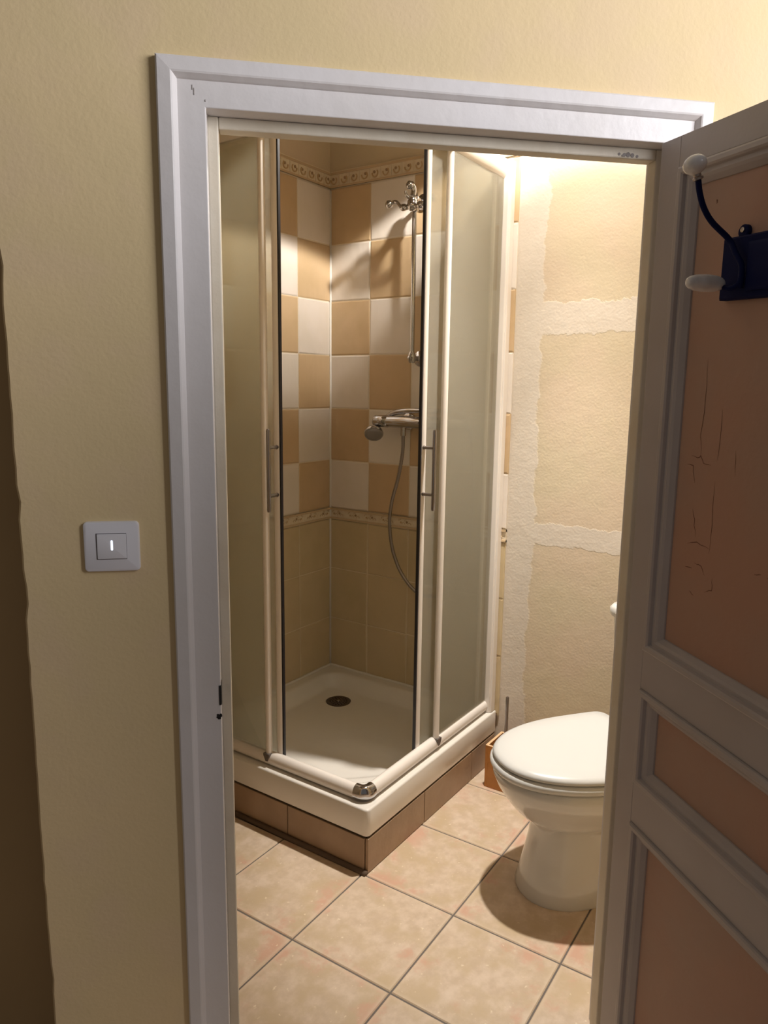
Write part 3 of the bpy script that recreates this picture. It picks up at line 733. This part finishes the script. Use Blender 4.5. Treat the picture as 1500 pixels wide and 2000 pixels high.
# arm reaching out from the wall, with the upturned fork and its ball ends
KX, KY, KZ = .705, .336, 2.034
tube(bm, smoothpath([(BX, BY, 2.062), (BX-.03, BY-.012, 2.050), (KX, KY, KZ+.004)], 6), .0125, 14)
lathe(bm, [(.006, -.026), (.014, -.020), (.018, -.008), (.018, .006), (.012, .016), (.015, .022), (.008, .030)], align((.1, 0, 1), (KX, KY, KZ)), 20)
for sy, len_ in ((1, .085), (-1, .070)):
    tube(bm, smoothpath([(KX, KY, KZ-.004), (KX-.004, KY+sy*.022, KZ-.012), (KX-.004, KY+sy*.042, KZ-.009), (KX-.005, KY+sy*.064, KZ+.012), (KX-.006, KY+sy*len_, KZ+.010)], 5), [.0095]*6+[.0078]*5+[.0058]*10, 12)
    lathe(bm, [(.009, -.011), (.0125, -.005), (.0125, .005), (.009, .011)], align((0, 1, .05), (KX-.003, KY+sy*.034, KZ-.010)), 16)
    lathe(bm, [(.003, -.014), (.011, -.010), (.0150, 0), (.011, .010), (.003, .014)], align((-.8, .5, .1), (KX-.008, KY+sy*(len_+.007), KZ+.006)), 18)
tube(bm, smoothpath([(KX, KY+.006, KZ+.014), (KX-.012, KY+.018, KZ+.026), (KX-.014, KY+.018, KZ+.040)], 5), .0058, 12)
tube(bm, smoothpath([(KX, KY, KZ+.018), (KX+.002, KY-.004, KZ+.045), (KX-.008, KY+.000, KZ+.062), (KX-.018, KY+.008, KZ+.054)], 5), .0100, 14)
lathe(bm, [(.004, -.013), (.012, -.008), (.0145, 0), (.012, .009), (.003, .013)], align((-.6, .4, .2), (KX-.012, KY+.004, KZ+.058)), 18)
robj('handset_cradle', bm, chrome, rr_, smooth=60)

MX, MZ = .770, 1.272
mx_ = empty('shower_mixer', (SX, .40, MZ), label='chrome thermostatic bar mixer on the tiled shower wall', cat='shower mixer')
bm = bmesh.new(); M = align((0, 1, 0), (MX, .14, MZ))
lathe(bm, [(.020, 0), (.0235, .004), (.0235, .05), (.0215, .053), (.0225, .056), (.0225, .325), (.0215, .328), (.0235, .331), (.0235, .386), (.020, .392)], M, 28)
robj('valve_body', bm, chrome, mx_, smooth=40)
for yy in (.26, .41):
    bm = bmesh.new(); tube(bm, [(MX+.01, yy, MZ), (SX-.005, yy, MZ)], .014, 16); lathe(bm, [(.032, 0), (.032, .008), (.02, .016)], align((-1, 0, 0), (SX-.001, yy, MZ)), 24); robj('wall_flange', bm, chrome, mx_, smooth=50)
bm = bmesh.new(); tube(bm, [(MX, .400, MZ-.015), (MX, .400, MZ-.052)], .0105, 16); robj('hose_outlet', bm, chrome, mx_, smooth=50)

hs = empty('shower_handset', (MX, .40, MZ+.03), label='chrome shower handset with looping metal hose, resting on the bar mixer', cat='shower head')
bm = bmesh.new()
hp = smoothpath([(MX-.010, .235, MZ+.046), (MX-.004, .33, MZ+.045), (MX+.004, .40, MZ+.041), (MX+.018, .46, MZ+.030), (MX+.022, .500, MZ+.008), (MX+.008, .524, MZ-.018), (MX-.008, .528, MZ-.034)], 6)
n_ = len(hp); tube(bm, hp, [.0080+.0025*math.sin(PI*i/n_)+(.006*max(0, i-n_*.7)/(n_*.3)) for i in range(n_)], 16); robj('handle', bm, chrome, hs, smooth=60)
bm = bmesh.new(); Mh = align((-.62, -.42, -.66), (MX-.018, .524, MZ-.046))
lathe(bm, [(.010, -.026), (.024, -.018), (.036, -.006), (.038, .004), (.036, .008)], Mh, 28); robj('head', bm, chrome, hs, smooth=50)
bm = bmesh.new(); lathe(bm, [(.0335, .0075), (.031, .0095), (.02, .0105), (.001, .0108)], Mh, 28); robj('spray_face', bm, mat('grey_spray_face', (.30, .28, .27), .35, metal=.4), hs, smooth=50)

hose = bmesh.new()
hpts = smoothpath([(MX, .400, MZ-.053), (MX, .402, MZ-.12), (MX-.002, .420, MZ-.22), (MX-.002, .446, MZ-.31), (MX-.002, .455, MZ-.40), (MX-.002, .435, MZ-.51), (MX-.003, .385, MZ-.60), (MX-.003, .31, MZ-.655), (MX-.003, .22, MZ-.64), (MX-.003, .14, MZ-.53), (MX-.004, .10, MZ-.36), (MX-.012, .095, MZ-.15), (MX-.012, .12, MZ+.0), (MX-.010, .17, MZ+.045), (MX-.010, .235, MZ+.046)], 22)
rib = [.0066+(.0007 if i % 2 else -.0004) for i in range(len(hpts))]
tube(hose, hpts, rib, 10)
robj('hose', hose, steel, hs, smooth=True)

# ------------------------------------------------------------------ toilet (axis parallel to the door wall; front towards the shower)
CN = -.100
tl = empty('toilet', WN(.60, CN, 0), WALL_A + math.radians(8), label='white close-coupled toilet with closed lid beside the shower', cat='toilet')
def TP(w, n, z): return Vector((w-.60, n, z))
def egg(front, back, hw, z, n=56, wide=.62, pw=2.2, dn=0.0, bp=3.4):
    """closed outline, blunt at the back"""
    out = []; cxw = front + (back-front)*wide
    for k in range(n):
        t = 2*PI*k/n; c, s = math.cos(t), math.sin(t)
        L_ = (cxw-front) if c < 0 else (back-cxw); p = pw if c < 0 else bp
        w = cxw + L_*math.copysign(abs(c)**(2/p), c); nn = hw*math.copysign(abs(s)**(2/p), s)
        out.append(TP(w, nn+dn, z))
    return out
bm = bmesh.new()
prof_ = [(0.000, .412, .77, .121, -.014), (.008, .410, .77, .123, -.014), (.05, .420, .77, .115, -.013), (.10, .434, .77, .106, -.010), (.15, .447, .77, .099, -.007), (.19, .452, .77, .097, -.004), (.205, .448, .77, .101, -.002), (.214, .435, .77, .116, 0), (.228, .415, .78, .134, 0), (.25, .393, .78, .150, 0), (.28, .370, .79, .168, 0), (.31, .352, .79, .181, 0), (.34, .340, .79, .189, 0), (.358, .338, .79, .190, 0), (.364, .344, .79, .185, 0)]
rings(bm, [egg(f_, b_, h_, z, wide=.60 if z > .2 else .45, pw=2.2, dn=d_) for z, f_, b_, h_, d_ in prof_], True)
obj('bowl', bm, ceramic, tl, smooth=60)
bm = bmesh.new(); rings(bm, [egg(f_, b_, h_, z, wide=.70, bp=9) for z, f_, b_, h_ in ((.366, .342, .790, .184), (.3675, .332, .792, .194), (.374, .328, .792, .198), (.382, .328, .792, .198), (.388, .333, .790, .193), (.390, .340, .788, .187), (.390, .36, .78, .17))], True); obj('seat', bm, seat_mat, tl, smooth=60)
bm = bmesh.new(); rings(bm, [egg(f_, b_, h_, z, wide=.70, bp=9) for z, f_, b_, h_ in ((.3915, .352, .786, .177), (.3935, .350, .788, .179), (.3945, .337, .790, .192), (.400, .335, .790, .194), (.407, .340, .788, .189), (.4125, .352, .782, .178), (.4155, .40, .75, .13), (.4165, .50, .68, .05))], True); obj('lid', bm, seat_mat, tl, smooth=70)
for nn in (-.08, .08):
    bm = bmesh.new(); tube(bm, [TP(.800, nn-.02, .398), TP(.800, nn+.02, .398)], .011, 14); obj('lid_hinge', bm, chrome, tl, smooth=50)
def rr_loop(w0, w1, hn, r, z):
    return [TP((w0+w1)/2+x, y, z) for x, y in rrect((w1-w0)/2, hn, r, 5)]
bm = bmesh.new(); rings(bm, [rr_loop(.812, .965, .150, .03, .33), rr_loop(.806, .967, .165, .035, .40), rr_loop(.795, .968, .178, .035, .60), rr_loop(.788, .968, .182, .035, .725)], True); obj('cistern', bm, ceramic, tl, smooth=50)
bm = bmesh.new(); rings(bm, [rr_loop(.782, .970, .188, .035, .725), rr_loop(.778, .970, .192, .038, .733), rr_loop(.778, .970, .192, .038, .750), rr_loop(.786, .966, .184, .035, .760)], True); obj('cistern_lid', bm, ceramic, tl, smooth=50)
bm = bmesh.new(); lathe(bm, [(.020, 0), (.020, .004), (.016, .006), (.001, .0065)], Matrix.Translation(TP(.875, 0, .760)), 24); obj('flush_button', bm, chrome, tl, smooth=50)

# ------------------------------------------------------------------ toilet brush in its wooden box
bx_ = empty('brush_holder', (.70, -.11, 0), label='orange wooden box holding the toilet brush, behind the toilet', cat='brush holder')
bm = bmesh.new(); X0, X1, Y0, Y1, HB = .636, .765, -.172, -.056, .157; th = .009
box(bm, X0, X1, Y0, Y0+th, .001, HB); box(bm, X0, X1, Y1-th, Y1, .001, HB); box(bm, X0, X0+th, Y0+th, Y1-th, .001, HB); box(bm, X1-th, X1, Y0+th, Y1-th, .001, HB); box(bm, X0+th, X1-th, Y0+th, Y1-th, .001, .012)
robj('box', bm, woodm, bx_, bevel=.001)
bm = bmesh.new()
for q in ((X0, X1, Y0, Y0+th), (X0, X1, Y1-th, Y1), (X0, X0+th, Y0+th, Y1-th), (X1-th, X1, Y0+th, Y1-th)): box(bm, *q, HB, HB+.0008)
robj('rim', bm, wood_end, bx_)
br = empty('toilet_brush', (.725, -.092, .02), label='toilet brush with upright metal handle standing in the wooden box', cat='toilet brush')
bm = bmesh.new(); tube(bm, [(.725, -.092, .06), (.725, -.092, .312), (.725, -.092, .316)], [.0058, .0058, .0045], 16); robj('handle', bm, steel, br, smooth=50)
bm = bmesh.new(); lathe(bm, [(.01, .016), (.030, .022), (.034, .05), (.030, .08), (.01, .09)], Matrix.Translation((.725-.012, -.105, 0)) , 20); robj('bristles', bm, bristle, br, smooth=50)
